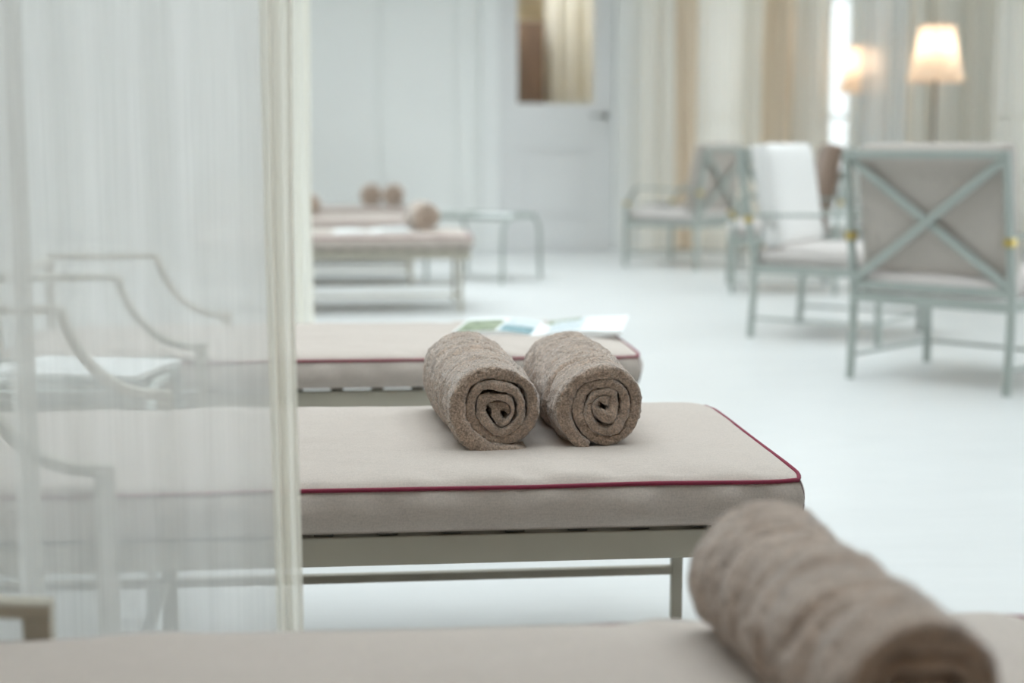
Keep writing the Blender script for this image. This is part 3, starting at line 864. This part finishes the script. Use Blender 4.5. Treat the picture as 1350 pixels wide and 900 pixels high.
def hem_stack(parent, xs0, xs1, y, z0, z1, folds, depth, mat, lean, seed):
    """gathered leading edge: tight pleats stacked in depth"""
    n = folds * 12 + 1; u = np.linspace(0, 1, n); z = np.linspace(z0, z1, 30)
    U, Z = np.meshgrid(u, z, indexing='ij')
    k_ = np.clip((Z - .6) / 1.0, 0, 1.4)
    X = xs0 + (xs1 - xs0) * U + lean * k_ * U + .003 * np.sin(Z * 4 + seed)
    Yv = y + depth * np.sin(U * folds * 2 * math.pi) * (.7 + .3 * np.sin(Z * 2 + U * 5))
    return link('gathered_hem', grid_mesh('gathered_hem', np.stack([X, Yv, Z], -1)), mat, parent)

CT = 3.04
cA = tag(empty('sheer_curtain', (0, 1.70, 0)), 'white sheer curtain with cream gathered edge hanging in front of the middle lounger', 'curtain')
curtain('voile', -.392, -.100, .0, .012, CT, .004, .11, 'sheer', 4, None, parent=cA, nx=90)
hem_stack(cA, -.108, -.078, .0, .012, CT, 2, .010, 'sheer_hem', .014, 1)
cB = tag(empty('sheer_curtain', (0, 1.655, 0)), 'sheer curtain panel at the far left edge overlapping its neighbour', 'curtain')
curtain('voile', -1.9, -.356, .0, .012, CT, .004, .13, 'sheer', 9, None, parent=cB, nx=160)
curtain('hem', -.372, -.353, -.004, .012, CT, .002, .05, 'sheer', 9, None, parent=cB, nx=10)
cC = tag(empty('sheer_curtain', (0, 5.6, 0)), 'farther sheer curtain whose edge shows beside the near one, before the far loungers', 'curtain')
curtain('voile', -3.5, -.20, .0, .012, CT, .03, .19, 'sheer', 14, None, parent=cC, nx=300)
hem_stack(cC, -.27, -.192, .0, .012, CT, 2, .02, 'sheer_hem', .0, 2)
for y in (1.68, 5.6):
    o = box('curtain_track', (-3.5, y - .02, CT + .005), (.4, y + .02, R_['h'] - .001), 'trim', None, .003)
    tag(o, 'white ceiling track of the %s sheer curtain' % ('near' if y < 3 else 'farther'), 'curtain track')

def drape(x0, x1, mat, seed, label, amp=.07, wl=.24, y=11.72):
    return curtain('drape', x0, x1, y, .015, CT, amp, wl, mat, seed, label, group='window drapes')
drape(2.13, 2.385, 'drape', 21, 'cream drape beside the white door frame')
drape(2.40, 2.57, 'drape_backlight', 22, 'narrow drape, backlight painted in as tan, behind the farthest left armchair', wl=.2)
drape(2.585, 3.085, 'drape', 23, 'wide cream drape behind the armchair with the lit back')
drape(3.10, 3.345, 'drape_backlight', 24, 'drape, backlight painted in as tan, left of the bright window gap', wl=.28)
drape(3.36, 3.65, 'drape', 25, 'cream drape edging the bright window gap')
drape(3.82, 4.55, 'drape', 26, 'cream drape behind the nearer glowing floor lamp', y=11.6)
drape(4.57, 5.26, 'drape', 27, 'cream drape to the right of the nearer glowing floor lamp', y=11.62)
o = box('curtain_track', (2.1, 11.60, CT + .005), (5.75, 11.78, R_['h'] - .001), 'trim', None, .003)
tag(o, 'white ceiling track of the window drapes', 'curtain track')

curtain('added_voile', 3.66, 4.0, 11.05, .015, CT, .04, .2, 'voile_far', 41, 'added white voile panel fading half of the lamp built as a reflection')  # voile added to fade the right half of the reflected lamp
curtain('added_voile', 3.48, 3.84, 11.88, .015, CT, .02, .12, 'voile_far', 43, 'added white voile panel toning down the bright window gap')  # voile added to dim the glare of the window gap
# ------------------------------------------------------------------ floor lamps
def make_lamp():
    t = empty('floor_lamp')
    link('base', lathe_me('base', [(.001, 0), (.14, 0), (.145, .006), (.14, .016), (.06, .024), (.02, .034), (.012, .05)], 32), 'lampmetal', t, True)
    link('pole', lathe_me('pole', [(.011, .045), (.011, 1.38)], 14), 'lampmetal', t, True)
    prof = []
    for j in range(13):
        u = j / 12
        r_ = .105 + (.178 - .105) * (1 - u) ** 1.35
        if u < .16: r_ = .178 - .006 * ((.16 - u) / .16) ** 2
        prof.append((r_, 1.235 + .34 * u))
    k = 72; v = []; f = []
    for j, (r_, z) in enumerate(prof):
        for i in range(k):
            a = 2 * math.pi * i / k; rr = r_ * (1 + (.012 if i % 2 else -.006)); v.append((rr * math.cos(a), rr * math.sin(a), z))
    for j in range(len(prof) - 1):
        for i in range(k):
            q = (i + 1) % k; f.append((j * k + i, j * k + q, (j + 1) * k + q, (j + 1) * k + i))
    sh = link('lamp_shade', pyd('lamp_shade', v, f), 'shade', t, True)
    for r_, z in ((.179, 1.238), (.107, 1.573)):
        ring = [(r_ * math.cos(2 * math.pi * i / 40), r_ * math.sin(2 * math.pi * i / 40), z) for i in range(40)]
        link('shade_ring', sweep_me('shade_ring', ring, circ(.004, 6), closed=True), 'shade', sh, True)
    for a in (0, 2.09, 4.19):
        bar('shade_spoke', (0, 0, 1.36), (.115 * math.cos(a), .115 * math.sin(a), 1.50), .004, .004, 'lampmetal', sh, 0)
    link('bulb', lathe_me('bulb', [(.002, 1.38), (.014, 1.385), (.016, 1.41), (.030, 1.44), (.032, 1.46), (.024, 1.485), (.003, 1.495)], 16), 'bulb', t, True)
    return t
lp1 = make_lamp(); lp1.location = (3.573, 9.35, 0)
tag(lp1, 'lit floor lamp with bell shaped shade behind the right armchair', 'floor lamp', 'lit floor lamps')
lamp_reflection = copy_tree(lp1); lamp_reflection.location = (3.76, 11.32, 0)  # this copy stands in for the first lamp's reflection in glass
tag(lamp_reflection, 'lamp reflection built as a smaller looking lit floor lamp, beside the bright window gap', 'floor lamp', 'lit floor lamps')

# ------------------------------------------------------------------ things in the room beyond the door glass
cb = tag(empty('wardrobe', (1.1, 13.3, 0)), 'brown wooden wardrobe seen through the glass of the white door', 'wardrobe')
box('body', (-.45, 0, .0), (.47, .55, 1.90), 'brown', cb, .006)
box('door', (-.44, -.02, .08), (.005, -.001, 1.86), 'brown', cb, .004)
box('door', (.015, -.02, .08), (.46, -.001, 1.86), 'brown', cb, .004)
curtain('drape', 1.60, 1.86, 13.5, .02, 2.85, .05, .16, 'drape_white', 31, 'cream striped drape seen through the glass of the white door')
curtain('drape', 1.84, 2.2, 13.4, .02, 2.85, .05, .16, 'drape_white', 32, 'right pale drape seen through the glass of the white door')
pl = tag(empty('added_lamp', (1.3, 12.8, 2.9)), 'round white lamp added to light the room beyond the door', 'ceiling lamp')  # unseen lamp, added to brighten the view through the door glass
link('canopy', lathe_me('canopy', [(.06, -.03), (.06, 0)], 20), 'trim', pl, True)
t = NT('added_lamp_globe'); t.b.inputs['Emission Color'].default_value = (1, .97, .93, 1); t.b.inputs['Emission Strength'].default_value = 90
M['globe'] = t.m
link('globe', lathe_me('globe', [(.002, -.25), (.06, -.24), (.11, -.19), (.125, -.14), (.11, -.08), (.06, -.035), (.055, -.03)], 24), 'globe', pl, True)
